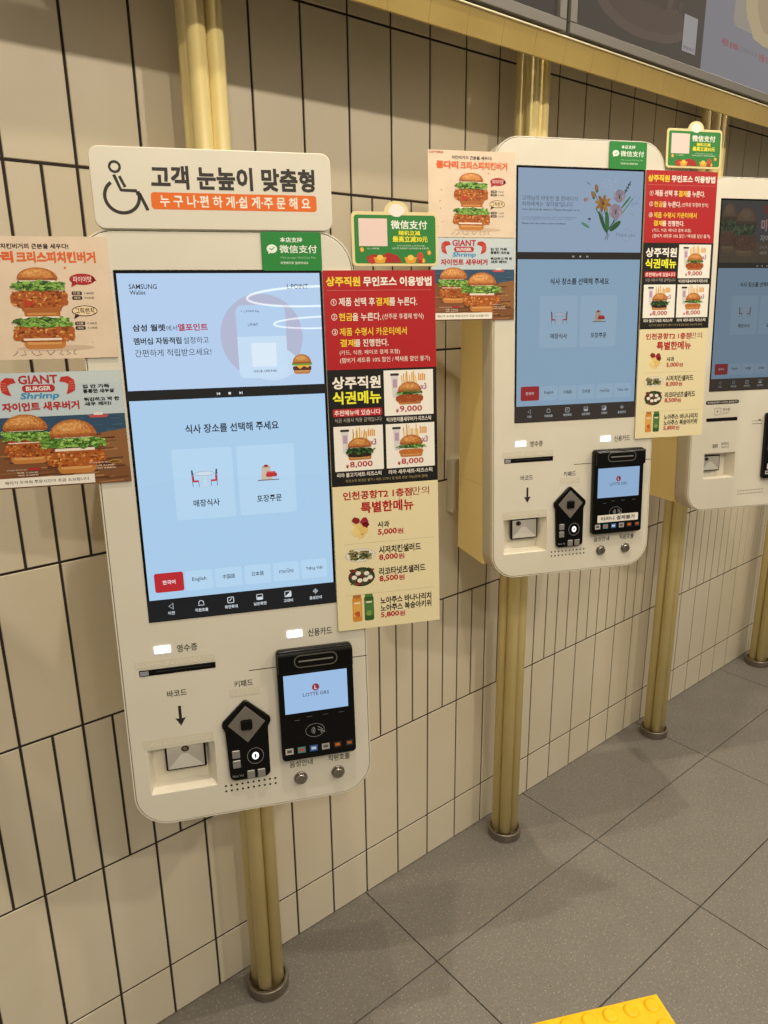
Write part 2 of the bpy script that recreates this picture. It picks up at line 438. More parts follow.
board(.09, 1.052, 1.8805, 2.44, 'dark menu board screen above the yellow fascia, left of the two', art_left)
board(2.038, 3.0, 1.8805, 2.44, 'added menu board right of the burger board, out of view, shades the wall', art_left)  # unseen board added to block light from the wall at the right
board(1.064, 2.026, 1.8805, 2.44, 'menu board screen showing a burger on brown beside a pale price panel', art_right)

# ------------------------------------------------------------------ kiosk screens
def icon_table(A, u, v, w=.0345, z=4):
    k = w/.0345
    def q(x): return u+x*k
    A.ell(u, v-.0065*k, .0125*k, .0030*k, 'cfdcea', z); A.ring(u, v-.0065*k, .0125*k, .0030*k, .0006*k, '8fa3b8', z+1)
    A.rect(q(-.0018), v-.0036*k, q(.0018), v+.009*k, 'c8d6e6', z); A.ell(u, v+.0095*k, .006*k, .0012*k, 'c8d6e6', z)
    for s_ in (-1, 1):
        A.poly([(q(s_*.0172), v-.0118*k), (q(s_*.0152), v-.0118*k), (q(s_*.0142), v-.0045*k), (q(s_*.0165), v-.0045*k)], '3b4658', z+2)
        A.stroke([(q(s_*.0168), v-.0118*k), (q(s_*.0158), v+.0110*k)], .0008*k, '56627a', z+2)
        A.rect(q(min(s_*.0160, s_*.0078)), v+.0022*k, q(max(s_*.0160, s_*.0078)), v+.0046*k, 'c0282e', z+3)
        A.rect(q(min(s_*.0160, s_*.0138)), v-.0040*k, q(max(s_*.0160, s_*.0138)), v+.0026*k, 'c0282e', z+3)
        A.stroke([(q(s_*.0082), v+.0046*k), (q(s_*.0080), v+.0112*k)], .0007*k, '56627a', z+2)
def icon_bag(A, u, v, z=4):
    A.poly([(u-.0085, v-.0105), (u+.0020, v-.0105), (u+.0050, v+.0085), (u-.0105, v+.0085)], 'c9b9a2', z)
    A.poly([(u-.0085, v-.0105), (u+.0020, v-.0105), (u+.0024, v-.0078), (u-.0088, v-.0078)], 'b5a388', z+1)
    A.ell(u-.0030, v-.0105, .003, .0018, '9c2a2c', z+2)
    A.rrect(u-.0035, v-.0005, u+.0115, v+.0050, .002, 'b8262c', z+3); A.rrect(u-.0025, v-.0025, u+.0095, v-.0003, .001, 'd2474a', z+3)
    A.rect(u-.0150, v+.0085, u+.0140, v+.0098, '6a625c', z)
def nav_icons(A, dark='0c1016', fg='d6dde4'):
    A.rect(-.0005, .4315, .2605, .4625, dark, 1)
    xs_ = [.0296, .0703, .1108, .1512, .1912, .2308]
    for x, t in zip(xs_, ('이전', '직원호출', '화면확대', '낮은화면', '고대비', '음성안내')):
        w = .0044*len(t); A.text(t, x-w/2, .4495, x+w/2, .4545, fg, .02)
    v = .4422
    A.stroke([(.0325, v-.0042), (.0270, v), (.0325, v+.0042)], .0009, fg, 2, True)
    A.ring(.0703, v, .0032, .0038, .0009, fg, 2, 180, 360); A.stroke([(.0671, v), (.0664, v+.003), (.0742, v+.003), (.0735, v)], .0009, fg, 2)
    A.frame(.1066, v-.0040, .1148, v+.0040, .001, .0010, fg, 2); A.stroke([(.109, v+.001), (.112, v-.002)], .001, fg, 2)
    A.frame(.1470, v-.0038, .1552, v+.0038, .001, .0009, fg, 2); A.rect(.1478, v, .1546, v+.0034, fg, 2)
    A.frame(.1868, v-.0040, .1956, v+.0040, .001, .0009, fg, 2); A.poly([(.1872, v+.0036), (.1952, v-.0036), (.1952, v+.0036)], fg, 2)
    for i, h in enumerate((.0012, .0026, .0042, .0026, .0012)): A.rect(.2276+i*.0015, v-h, .2283+i*.0015, v+h, fg, 2)
def lower_screen(A, bg='a9cdec', card='b5d6f1', third=False):
    A.rect(.0022, .1608, .2578, .4316, bg, 1)
    A.text('식사 장소를 선택해 주세요', .0690, .1945, .1922, .2065, '1d2430', .022)
    A.rrect(.0485, .2265, .1272, .3225, .003, card, 2); A.rrect(.1330, .2265, .2110, .3225, .003, card, 2)
    icon_table(A, .0889, .2672); icon_bag(A, .1745, .2662)
    A.text('매장식사', .0716, .2958, .1062, .3058, '1d2430', .015, 4); A.text('포장주문', .1565, .2958, .1908, .3058, '1d2430', .015, 4)
    A.rrect(.0112, .3940, .0497, .4213, .003, 'b8242c', 2); A.text('한국어', .0217, .4045, .0386, .4106, 'f3e6e8', .02, 4)
    for (x0, x1, t, a, b_) in ((.0520, .0888, 'English', .0610, .0800), (.0921, .1288, '中国語', .1024, .1190), (.1324, .1688, '日本語', .1424, .1590), (.1722, .2088, 'ภาษาไทย', .1803, .2010), (.2122, .2490, 'Tiếng Việt', .2190, .2436)):
        A.rrect(x0, .3945, x1, .4222, .003, card, 2); A.text(t, a, .4040, b_, .4107, '2c3644', .005, 4)
def mid_bar(A, c='07080a'):
    A.rect(-.0005, .1478, .2605, .1610, c, 1)
    for k, x in enumerate((.1159, .1301, .1444)):
        if k == 1: A.rect(x-.0016, .1541, x+.0016, .1571, 'dfe5ea', 2)
        else:
            s_ = -1 if k == 0 else 1
            A.poly([(x-s_*.0016, .1537), (x+s_*.0014, .1556), (x-s_*.0016, .1575)], 'dfe5ea', 2); A.rect(x+s_*.0020-.0004, .1537, x+s_*.0020+.0004, .1575, 'dfe5ea', 2)
def mini_burger(A, u, v, w, h, z):
    bun_bot(A, u, v+h*.25, v+h*.5, w*.9, z); A.rrect(u-w*.5, v+h*.10, u+w*.5, v+h*.32, h*.08, '5a2c18', z+2)
    A.poly([(u-w*.52, v), (u+w*.52, v), (u+w*.3, v+h*.2), (u+w*.1, v+h*.1), (u-w*.12, v+h*.25), (u-w*.3, v+h*.1)], 'e8b23a', z+3)
    A.rrect(u-w*.55, v-h*.08, u+w*.55, v+h*.06, h*.06, '6a9a3a', z+4); bun_top(A, u, v-h*.5, v-h*.02, w, z+5, 7)
def screen_wallet(A):
    A.rect(.0022, .0030, .2578, .1480, 'b4cfee', 1)
    D = '20262f'
    A.text('SAMSUNG', .0157, .0160, .0494, .0220, D, .011); A.text('Wallet', .0161, .0235, .0352, .0288, D, .01)
    A.text('L.POINT', .2140, .0168, .2418, .0232, '20242e', .01)
    A.text('삼성 월렛', .0153, .0650, .0553, .0738, D, .03); A.text('에서', .0562, .0668, .0698, .0738, D, 0); A.text('엘포인트', .0707, .0650, .1084, .0740, 'b01c3c', .03)
    A.text('멤버십 자동적립', .0153, .0815, .0740, .0902, D, .028); A.text('설정하고', .0764, .0817, .1084, .0902, D, 0)
    A.text('간편하게 적립받으세요!', .0154, .0963, .1105, .1055, D, 0)
    A.ell(.1775, .0830, .0540, .0545, 'b3b9d2', 2, 48)
    A.ell(.190, .119, .033, .022, 'c3dcf4', 3, 32)
    A.rrect(.1450, .0430, .2095, .1370, .008, 'b2d0ef', 4); A.rect(.1450, .0830, .2095, .1290, 'c6dff6', 5); A.rrect(.1450, .120, .2095, .1370, .008, 'c6dff6', 5)
    A.text('<  L.POINT Pay', .1520, .0495, .1755, .0527, '3d4658', .01, 6); A.text('L.POINT', .160, .066, .173, .0695, '3d4658', .01, 6)
    A.rrect(.1625, .0915, .1950, .1222, .001, 'dcecfa', 6); A.text('바코드를 스캔해 주세요', .1636, .1265, .1943, .1298, '3d4658', .015, 7)
    mini_burger(A, .2285, .1205, .0250, .026, 8)
    mid_bar(A)
def screen_flowers(A):
    A.rect(.0022, .0030, .2578, .1480, 'b4cfee', 1)
    D = '5a6474'
    A.text('고객님의 따뜻한 말 한마디가', .0100, .0497, .1223, .0580, D, 0); A.text("저희에게는 '꽃다발'입니다.", .0097, .0600, .1134, .0682, D, 0)
    A.text("Your kind words deliver a 'Flower Bouquet' to us.", .0103, .0716, .1269, .0762, '3c4656', .01)
    A.text('고객님의 소중한 의견을 남겨 주세요. 더 나은 서비스로 보답하겠습니다', .0100, .0857, .1200, .0880, D, 0); A.text('매장 의견은 홈페이지 고객의 소리에서 남기실 수 있습니다', .0100, .0892, .1120, .0912, D, 0)
    A.text('Please scan the code to leave feedback', .0100, .0962, .0990, .0990, D, .02)
    G = ('2f6a3c', '3f7f46', '5a8f55')
    rnd = random.Random(4)
    for (a, b_, w, c) in (((.1825, .112), (.1600, .070), .002, G[1]), ((.1825, .112), (.176, .064), .002, G[0]), ((.1835, .112), (.2050, .075), .002, '2a2d30'), ((.184, .108), (.2380, .050), .0015, G[2]), ((.1825, .112), (.1560, .040), .0012, G[1]), ((.183, .100), (.1880, .030), .0008, 'c7d8ea'), ((.1805, .125), (.183, .108), .0012, '3d4a40'), ((.185, .126), (.1838, .108), .0012, '3d4a40')):
        mx = ((a[0]+b_[0])/2+.003, (a[1]+b_[1])/2); A.stroke([a, mx, b_], w, c, 2)
    def leaf(x, y, l, w_, rot, c, z=3): A.ell(x, y, l, w_, c, z, 16, rot)
    leaf(.2012, .1005, .0145, .0050, -38, G[0]); leaf(.1840, .0920, .0180, .0045, 86, G[1]); leaf(.1740, .0930, .0200, .0036, 66, G[0]); leaf(.1390, .0995, .0100, .0028, 28, '6fa58c'); leaf(.2225, .0580, .0150, .0020, -48, G[2])
    for i in range(7): leaf(.2200+.0016*i, .0400-.0027*i, .0036, .0012, 20 if i % 2 else -80, '3e5c5a')
    for cx, cy, rx in ((.2085, .0470, .0122), (.2015, .0745, .0140)):
        for k in range(7): A.ell(cx+rx*.42*math.cos(k*.9), cy+rx*.42*math.sin(k*.9), rx*.62, rx*.56, ('b9a9b6', 'c4b5c0', 'ad9cab')[k % 3], 4+k % 3, 14)
        for k in range(5): A.stroke([(cx, cy+.003), (cx+(k-2)*.0014, cy-.0035)], .0005, '5b3f4e', 8)
        A.ell(cx, cy+.003, .0015, .002, '3d2c3a', 8, 8)
    for k in range(8):
        a = k*45+12; A.ell(.1745+.0088*math.cos(R(a)), .0610+.0075*math.sin(R(a)), .0088, .0034, ('b87f3a', 'c99348', 'a9702e')[k % 3], 7+k % 2, 12, a)
    A.ell(.1745, .061, .003, .003, '7c4a1e', 10, 10)
    for (x, y, r_) in ((.1600, .0345, 78), (.1535, .0461, 62)): leaf(x, y, .0072, .0040, r_, 'b88452', 5); leaf(x+.001, y+.005, .003, .0028, r_, '6b7a4a', 6)
    for i in range(26):
        x, y = rnd.uniform(.170, .205), rnd.uniform(.016, .042); A.ell(x, y, .0009, .0009, 'dbe6f2', 4, 6); A.stroke([(x, y), (.1865+(x-.1865)*.4, y+.012)], .0003, 'c2d2e4', 3)
    A.ell(.137, .055, .003, .004, 'bb8f86', 3, 8, 30); A.ell(.1415, .0545, .002, .0035, 'c89f96', 3, 8, -30); A.ell(.147, .0885, .003, .002, '4c4a60', 3, 8); A.stroke([(.149, .086), (.146, .094)], .0006, '4c4a60', 3)
    for i in range(8): A.ell(.232+rnd.uniform(0, .02), .045+rnd.uniform(0, .045), .0016, .0008, '7f93b4', 3, 6, rnd.uniform(0, 90))
    A.stroke([(.139, .0245), (.143, .026), (.147, .0285)], .0010, '4e5b6e', 3)
    A.text('Thank you', .2010, .1125, .2440, .1215, '8d97a8', -.004, 3, True, .25); A.ring(.227, .1165, .010, .011, .0004, '9aa4b4', 3)
    mid_bar(A, '2a231e')
def screen_burgers(A):
    A.rect(.0022, .0030, .2578, .1480, '59585a', 1); A.rect(.0022, .100, .2578, .1480, '6b5a48', 2)
    for i in range(9): A.stroke([(.0022+.028*i, .148), (.0022+.03*i+.008, .100)], .0008, '4a3c30', 3)
    C = ('705640', '80664c', '5c4632', '8c7256', '9c8a70')
    for (cu, w, v0, s_) in ((.0246, .042, .0078, 21), (.0740, .060, .0176, 31)):
        k = w/.06; H = .119
        bun_bot(A, cu, v0+H*.80, v0+H*.98, w*.86, 4, ('7c6548', '8f7656')); patty(A, cu, v0+H*.55, v0+H*.86, w*1.08, 7, s_, 70, ('6e4a34', '7f5a40', '8f6c4e', '54362a', '62402e'))
        lettuce(A, cu, v0+H*.26, v0+H*.60, w*1.10, 11, s_+1, 40, ('3d4e32', '4c5f3c', '5e7148', '2c3826', '6c7f52')); bun_top(A, cu, v0, v0+H*.34, w, 16, s_+2, True, C)
    A.text('리아', .1245, .0120, .1560, .0375, 'a02a34', .05, 4); A.text('미각', .118, .045, .158, .074, 'd9a8a8', .05, 4)
    A.text('GIANT', .165, .012, .235, .034, 'a02a34', .05, 4); A.rrect(.168, .040, .232, .055, .006, 'a02a34', 4); A.text('BURGER', .174, .043, .226, .052, 'd8d0cc', .03, 5)
    A.text('자이언트 새우버거', .118, .082, .235, .098, 'c4b9b0', .03, 4)
    A.text('오직 여기에서만 만나는 맛', .118, .108, .200, .116, 'b5aca2', .01, 4); A.text('세트 9,900', .118, .121, .175, .129, 'b5aca2', .02, 4)
    mid_bar(A, '241f1b')

def white_text(A, t, *a, **k): A.text(t, *a, **k)
BK = '2a2522'
def build_kiosk(O, label, lum, top_screen, third=False, tape=False, nav='0c1016'):
    Mk = frame_at(O)
    base = Vector((.13, .03, -.775))
    root = empty('ordering_kiosk', Mk @ Matrix.Translation(base)); tag(root, label, 'kiosk', 'self-service ordering kiosks on yellow posts')
    def part(name, me, par=None):
        o = link(name, me, par or root)
        if par is None: o.location = -base
        return o
    def pb(name, bm, mats, par=None): fixn(bm); return part(name, mesh_of(bm, mats, name), par)
    # --- openings
    if third: win = (-.0018, .6235, .0915, .6900); slot = (-.0026, .5315, .0903, .5400)
    else: win = (-.0215, .6545, .0715, .7245); slot = (-.0210, .5322, .0824, .5408)
    body = rr_pts(-.046, -.0500, .3045, .7752, .050, 12)
    hw = rr_pts(*win, .0015, 2); hs = rr_pts(*slot, .0004, 1)
    pb('front_panel', plate(rr_pts(-.0432, -.0472, .3017, .7724, .0475, 12), [hw, hs], -.0080, 0, .0010, None, 'front'), [SHELL])
    pb('panel_gap', plate(rr_pts(-.0442, -.0482, .3027, .7734, .0483, 12), [hw, hs], -.0098, -.0022, .0002, None, 'gap'), [mat('dark_seam', '3a342c', .8)])
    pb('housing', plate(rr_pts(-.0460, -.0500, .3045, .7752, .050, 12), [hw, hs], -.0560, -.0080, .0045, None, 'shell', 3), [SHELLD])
    bm = plate(rr_pts(-.0460, -.0500, .3045, .7752, .050, 12), [rr_pts(-.0440, -.0480, .3025, .7732, .0481, 12)], -.0130, -.0008, .0006, None, 'rim')
    pb('edge_rim', bm, [SHELL])
    # seam lines pressed in the front
    vs_ = .5518
    def printed(nm, draw, par=None, off=.0002):
        A_ = Art(off); draw(A_); o_ = A_.build(nm, par or root)
        if par is None: o_.location = -base
    for a, b_ in ((.129 if not third else .137, .168), (.278, .3035)):
        printed('panel_seam', lambda A_: A_.rect(a, vs_-.0006, b_, vs_+.0006, '2a241e', 0), None, .00012)
    # recess liner
    u0, v0, u1, v1 = win
    bm = bmesh.new(); D = .026
    c = [(u0, 0, -v0), (u1, 0, -v0), (u1, 0, -v1), (u0, 0, -v1), (u0+.004, D, -v0), (u1-.012, D, -v0), (u1-.012, D, -v1+.0045), (u0+.004, D, -v1+.0045)]
    for p in c[:4]: pass
    w = [bm.verts.new((p[0], p[1]+.0012 if k < 4 else p[1], p[2])) for k, p in enumerate(c)]
    for q in ((4, 5, 6, 7), (0, 1, 5, 4), (1, 2, 6, 5), (2, 3, 7, 6), (3, 0, 4, 7)): bm.faces.new([w[k] for k in q])
    lin_ = pb('barcode_recess', bm, [mat('recess_cream', 'ddd6c4', .45)])
    bm = bmesh.new(); box(bm, u0+.012, u1-.018, .004, .009, -v0-.0003, -v0-.0001, 0); pb('lamp_strip', bm, [mat('scanner_lamp', 'fff2d8', .5, emit=5 if not third else 2)])
    # scanner glass in its black frame
    g = (.0005, .6575, .0585, .7000) if not third else (.0010, .6300, .0585, .6720)
    bm = bmesh.new(); box(bm, g[0], g[2], .0150, .0225, -g[3], -g[1], 0, .0015)
    sc = pb('barcode_scanner', bm, [BLACK])
    A = Art(-.0148); A.rect(g[0]+.0030, g[1]+.0030, g[2]-.0030, g[3]-.0030, mat('scanner_glass', 'aaa59c', .15), 0)
    A.poly([(g[0]+.003, g[3]-.003), (g[2]-.003, g[3]-.003), ((g[0]+g[2])/2+.003, g[1]+.017), ((g[0]+g[2])/2-.006, g[1]+.017)], mat('scanner_window', 'c9c5bd', .15), 1)
    dx = (g[0]+g[2])/2-(.0 if top_screen is screen_wallet else .013)
    A.ell(dx, g[1]+.0095, .0058, .0048, '2e2a26', 2); A.ell(dx, g[1]+.0095, .003, .0026, '6b5a3a' if top_screen is screen_wallet else '0c0c0c', 3)
    A.build('scanner_glass', sc)
    # receipt slot
    bm = bmesh.new(); box(bm, slot[0], slot[2], -.0006, .012, -slot[3], -slot[1], 0, .0004)
    rs = pb('receipt_slot', bm, [BLACK])
    if not third:
        bm = bmesh.new(); box(bm, slot[0]+.001, slot[0]+.0125, -.0012, .004, -slot[3]+.0012, -slot[1]-.0012, 0, .0003); pb('slot_tab', bm, [mat('slot_tab', '8b8d93', .3)], rs)
        A = Art(.0013); A.rect(slot[0]+.022, slot[1]+.0028, slot[2]-.006, slot[1]+.0036, '3a3a3a', 0); A.build('slot_lip', rs)
    # speaker
    A = Art(.0002)
    ua, ub = (.0830, .1560) if not third else (.1095, .1850)
    for r_ in range(2):
        for k in range(10): A.ell(ua+(ub-ua)*k/9, .7292+r_*.0085+(0), .0017, .0017, '1c1814', 0, 10)
    s_ = A.build('speaker_grille', root); s_.location = -base
    # lettering printed on the panel
    def lab(t, a, b_, c_, d_, c=BK, bd=.012): printed('panel_label', lambda A_: A_.text(t, a, b_, c_, d_, c, bd))
    if not third:
        lab('영수증', .0322, .4998, .0598, .5108); lab('신용카드', .2171, .4990, .2525, .5108)
        lab('바코드', .0131, .5664, .0398, .5768); lab('키패드', .1065, .5650, .1333, .5752)
        lab('음성안내', .1785, .7062, .2135, .7165); lab('직원호출', .2375, .7062, .2710, .7165)
        printed('arrow_mark', lambda A_: A_.poly([(.0262, .5915), (.0302, .5915), (.0302, .6110), (.0354, .6100), (.0282, .6220), (.0210, .6100), (.0262, .6110)], BK, 1))
    else:
        def pill(A_):
            A_.rrect(-.0077, .4862, .0916, .4960, .0049, '17130f', 1); A_.text('영수증/번호표가 이곳에서 출력됩니다', -.003, .4885, .087, .4937, 'e8e0d0', .01, 2)
        printed('slot_notice', pill)
        def ric(A_):
            A_.frame(.0192, .5058, .0380, .5231, .0005, .0008, '6a6258', 1); A_.text('₩', .026, .5105, .031, .518, '6a6258', 0)
        printed('receipt_icon', ric)
        lab('영수증', .0440, .5062, .0660, .5145, '4a433a'); lab('RECEIPT', .0445, .5180, .0640, .5212, '7a7266', 0)
        def bars(A_):
            for k in range(9): A_.rect(.0204+k*.0018, .5993, .0204+k*.0018+(.0011 if k % 3 else .0006), .6090, '5a5348', 1)
        printed('barcode_icon', bars)
        lab('바코드', .0475, .5955, .0705, .6032, '4a433a'); lab('BARCODE', .0470, .6065, .0700, .6100, '7a7266', 0)
        printed('panel_seam', lambda A_: A_.rect(.137, .5440, .168, .5448, '2a241e', 1)); lab('▲', .156, .5395, .164, .5435, '2a241e', 0)
    if not third:
        # braille strips
        for (a, b_, c_, d_) in ((-.0258, .5190, .0826, .5290), (-.0253, .6385, .0710, .6505), (.0991, .5780, .1415, .5890)):
            A = Art(.0004); A.rect(a, b_, c_, d_, mat('clear_strip', 'd3ccb8', .2), 0)
            rnd = random.Random(int(a*1e4+9e3)); x = a+.003
            while x < c_-.003:
                for r_ in range(3):
                    if rnd.random() < .55: A.ell(x, b_+.0027+r_*.0023, .0007, .0007, mat('braille_dot', 'e4dece', .3), 3, 8)
                x += .0021 if int((x-a)/.0021) % 3 else .0032
            s_ = A.build('braille_strip', root); s_.location = -base
        # indicator lamps
        for a in (.0018, .1865):
            bm = plate(rr_pts(a, .4985, a+.0218, .5092, .0012, 3), [], -.001, .0012, .0004, None, 'led'); pb('indicator_lamp', bm, [mat('white_led', 'ffffff', .5, emit=2.2)])
        # keypad
        R_ = []
        P = [(.1195, .5935), (.1545, .6262), (.1545, .6330), (.1500, .6400), (.1495, .7150), (.1440, .7200), (.0955, .7200), (.0905, .7150), (.0880, .6400), (.0845, .6330), (.0845, .6262)]
        out = []
        for i in range(len(P)):
            p0, p1, p2 = Vector(P[i-1]), Vector(P[i]), Vector(P[(i+1) % len(P)])
            r_ = min(.006, (p0-p1).length*.45, (p2-p1).length*.45)
            a, b_ = p1+(p0-p1).normalized()*r_, p1+(p2-p1).normalized()*r_
            for k in range(5):
                t = k/4; out.append(tuple((1-t)**2*a+2*t*(1-t)*p1+t*t*b_))
        kp_ = pb('keypad', plate(out, [], 0, .0065, .0018, None, 'keypad'), [BLACK])
        dia = [(.1195, .6030), (.1465, .6300), (.1195, .6605), (.0925, .6300)]
        pb('dial_pad', plate(dia, [], .0055, .0076, .0006, None, 'dia'), [mat('grey_pad', '6d675f', .45)], kp_)
        bm = bmesh.new(); box(bm, .1112, .1275, -.0105, -.007, -.6395, -.6235, 0, .0025, 2); pb('centre_button', bm, [BLACK], kp_)
        for (a, b_) in ((.1012, .6768), (.1012, .6925), (.1207, .7118), (.1360, .7118)):
            bm = bmesh.new(); box(bm, a-.0056, a+.0056, -.0086, -.006, -b_-.0062, -b_+.0062, 0, .0008); pb('key', bm, [GREYB], kp_)
        A = Art(.0067); A.ring(.1290, .6836, .0118, .0126, .0007, '8a8a8a', 1); A.ell(.1290, .6836, .0050, .0060, mat('lit_key', 'ffffff', .4, emit=1.3), 2); A.ell(.1290, .6836, .0014, .0034, '101010', 3)
        A.text('Mute Vol', .0940, .7100, .1095, .7138, '77736e', .02, 2); A.build('power_symbol', kp_)
        # call buttons
        for a in (.1942, .2516):
            bm = bmesh.new(); cyl(bm, (a, 0, -.7352), .0102, .0102, .0, -.003, 'y', 32, 0, .0008); cyl(bm, (a, 0, -.7352), .0082, .0078, -.002, -.0075, 'y', 32, 0, .0012)
            pb('call_button', bm, [STEEL])
    # card terminal
    dt = .006 if third else 0
    tr = pb('card_terminal', plate(rr_pts(.1675+dt, .5245, .2795+dt, .6985, .006, 5), [], 0, .0130, .0025, None, 'term'), [BLACK])
    bm = bmesh.new(); box(bm, .1685+dt, .2785+dt, -.0210, -.0125, -.5570, -.5265, 0, .003, 2); pb('reader_head', bm, [BLACK], tr)
    A = Art(.0212); A.frame(.1925+dt, .5300, .2545+dt, .5480, .0085, .0016, mat('slot_rim', '8f8a82', .3, .8), 1); A.rect(.1985+dt, .5378, .2490+dt, .5400, mat('slot_metal', 'b8b4ac', .3, .8), 1); A.build('card_slot', tr)
    A = Art(.0132, .8*(lum**.35)); S = (.1758+dt, .5620, .2695+dt, .6225)
    A.rect(*S, 'a8cdf6', 0); A.ell(.2222+dt, .5850, .0054, .0056, '9c2a3c', 1); A.text('L', .2204+dt, .5820, .2240+dt, .5882, 'f0dfe6', .03, 2); A.text('LOTTE GRS', .2030+dt, .5925, .2415+dt, .5980, '4a4f60', .005, 2)
    A.build('terminal_screen', tr)
    printed('maker_mark', lambda A_: A_.text('SMARTRO', .2050+dt, .5585, .2350+dt, .5605, '6a6660', 0, 1), tr, .0132)
    def contactless(A_):
        A_.ring(.2180+dt, .6535, .0140, .0105, .0006, '8b8b8b', 1)
        for k in range(3): A_.ring(.2110+dt, .6535, .0025+.0022*k, .0030+.0022*k, .0008, 'a0a0a0', 2, -50, 50)
        A_.stroke([(.2225+dt, .6480), (.2290+dt, .6530), (.2270+dt, .6590)], .0012, '909090', 2); A_.stroke([(.2225+dt, .6530), (.2330+dt, .6580)], .0012, '909090', 2)
    printed('contactless_symbol', contactless, tr, .0132)
    for k, x in enumerate((.1885, .2070, .2310, .2550)): printed('terminal_tick', lambda A_: A_.rect(x+dt, .6300 if k else .6335, x+.008+dt, .6306 if k else .6342, '6a6a6a', 1), tr, .0132)
    lg = [('b9b4ac', '505050'), ('4f8a86', 'c05050'), ('2f62a8', 'c8d8ee'), ('a8a49e', '5a5a5a'), ('30241c', 'c86a2a'), ('20282c', 'b05a2a')]
    for k, (c1, c2) in enumerate(lg):
        x = .1785+.0181*k+dt
        def logo(A_): A_.rect(x-.0058, .6775, x+.0058, .6872, c1, 1); A_.rect(x-.0036, .6800, x+.0036, .6845, c2, 2)
        printed('payment_logo', logo, tr, .0132)
    if tape:
        A = Art(.0140); A.rrect(.1775+dt, .6585, .2700+dt, .6735, .0005, 'e6e2da', 0); A.text('티머니 결제불가', .1850+dt, .6615, .2630+dt, .6702, '1a1a1a', .02, 2)
        A.build('paper_label', tr, back=(plate(rr_pts(.1775+dt, .6585, .2700+dt, .6735, .0005, 2), [], .0131, .0139, .0001, None, 'tp'), ink('e6e2da')))
    # display
    dp = pb('display', plate(rr_pts(-.0012, -.0012, .2612, .4632, .0012, 2), [], -.001, .0008, .0003, None, 'disp'), [BLACK])
    A = Art(.0009, lum); lower_screen(A); top_screen(A); nav_icons(A, nav)
    A.build('screen_image', dp)
    # rear bracket
    Mi = Mk.inverted()
    bm = bmesh.new()
    for (o0, o1, v0_, v1_) in ((.0565, .195, .10, .592), (.0565, .195, .5925, .757)):
        r = bmesh.ops.create_cube(bm, size=1); vs = r['verts']
        for v in vs:
            a = -.0445 if v.co.x < 0 else .3030; b_ = v1_ if v.co.z < 0 else v0_
            o_ = .155+b_*math.sin(TI) if v.co.y > 0 else o0      # the back stays plumb with the post
            v.co = Vector((a, o_, -b_))
    pb('rear_bracket', bm, [YELB])
    return root

k1 = build_kiosk(O1, 'low kiosk nearest the camera, wheelchair-symbol sign on top, mobile wallet ad on its screen', .92, screen_wallet)
k2 = build_kiosk(O2, 'middle kiosk, higher, with a flower bouquet on the upper half of its screen', .5, screen_flowers, tape=True, nav='3a2f28')
k3 = build_kiosk(O3, 'right kiosk cut by the photo edge, its dim screen showing two burgers', .27, screen_burgers, third=True, tape=True, nav='4a3a30')

# ------------------------------------------------------------------ things fixed to the kiosks
def flat_thing(name, O, bbox, off0, off1, r, backc, draw, label, cat, group=None, corners=(1, 1, 1, 1), bev=.0002):
    A = Art(off1+.00005); draw(A)
    o = A.build(name, None, frame_at(O), back=(plate(rr_pts(*bbox, r, 6, corners), [], off0, off1, bev, None, name), backc if not isinstance(backc, str) else ink(backc)))
    recenter(o, (bbox[0]+bbox[2])/2, bbox[3]); tag(o, label, cat, group); return o

def art_sign(A):
    T = '2e2a26'
    A.text('고객 눈높이 맞춤형', .0541, -.1240, .2571, -.0962, T, .040)
    A.rrect(.0522, -.0925, .2582, -.0728, .004, 'df6a1c', 1)
    A.text('누 구 나·편 하 게·쉽 게·주 문 해 요', .0627, -.0898, .2499, -.0755, 'f3ece0', .02)
    A.ring(.0130, -.1204, .0060, .0058, .0030, T, 1)
    A.stroke([(.0112, -.1115), (.0180, -.0940), (.0365, -.0935)], .0038, T, 1); A.stroke([(.0175, -.1100), (.0232, -.0975)], .0034, T, 1)
    A.ring(.0185, -.0868, .0200, .0190, .0040, T, 1, -20, 235); A.stroke([(.0352, -.0905), (.0392, -.0902), (.0475, -.0712)], .0040, T, 1)
flat_thing('accessibility_sign', O1, (-.0160, -.1440, .2785, -.0492), -.009, .002, .012, SHELL, art_sign,
           'cream sign with wheelchair symbol and orange Korean band on the low kiosk', 'sign', bev=.0012)

def art_green(A):
    W = 'e6f0e2'
    A.text('本店支持', .2079, -.0413, .2372, -.0350, W, .02)
    A.ell(.1970, -.0270, .0068, .0054, W, 1); A.poly([(.1925, -.0235), (.1918, -.0205), (.1955, -.0225)], W, 1); A.stroke([(.1940, -.0275), (.1962, -.0256), (.2005, -.0290)], .0012, '1f8a3a', 2)
    A.text('微信支付', .2067, -.0318, .2559, -.0217, W, .015); A.text('We accept WeChat Pay', .2074, -.0174, .2540, -.0140, '9cc79a', 0); A.text('위챗페이로 결제하세요', .2070, -.0112, .2437, -.0078, W, .01)
for O, lb in ((O1, 'green payment sticker above the wallet ad screen, under the wheelchair-symbol sign'), (O2, 'green payment sticker at the top corner of the middle kiosk')):
    flat_thing('payment_sticker', O, (.1835, -.0478, .2620, .0002), .0014, .0020, .003, '1f8236', art_green, lb, 'sticker', 'green payment stickers')

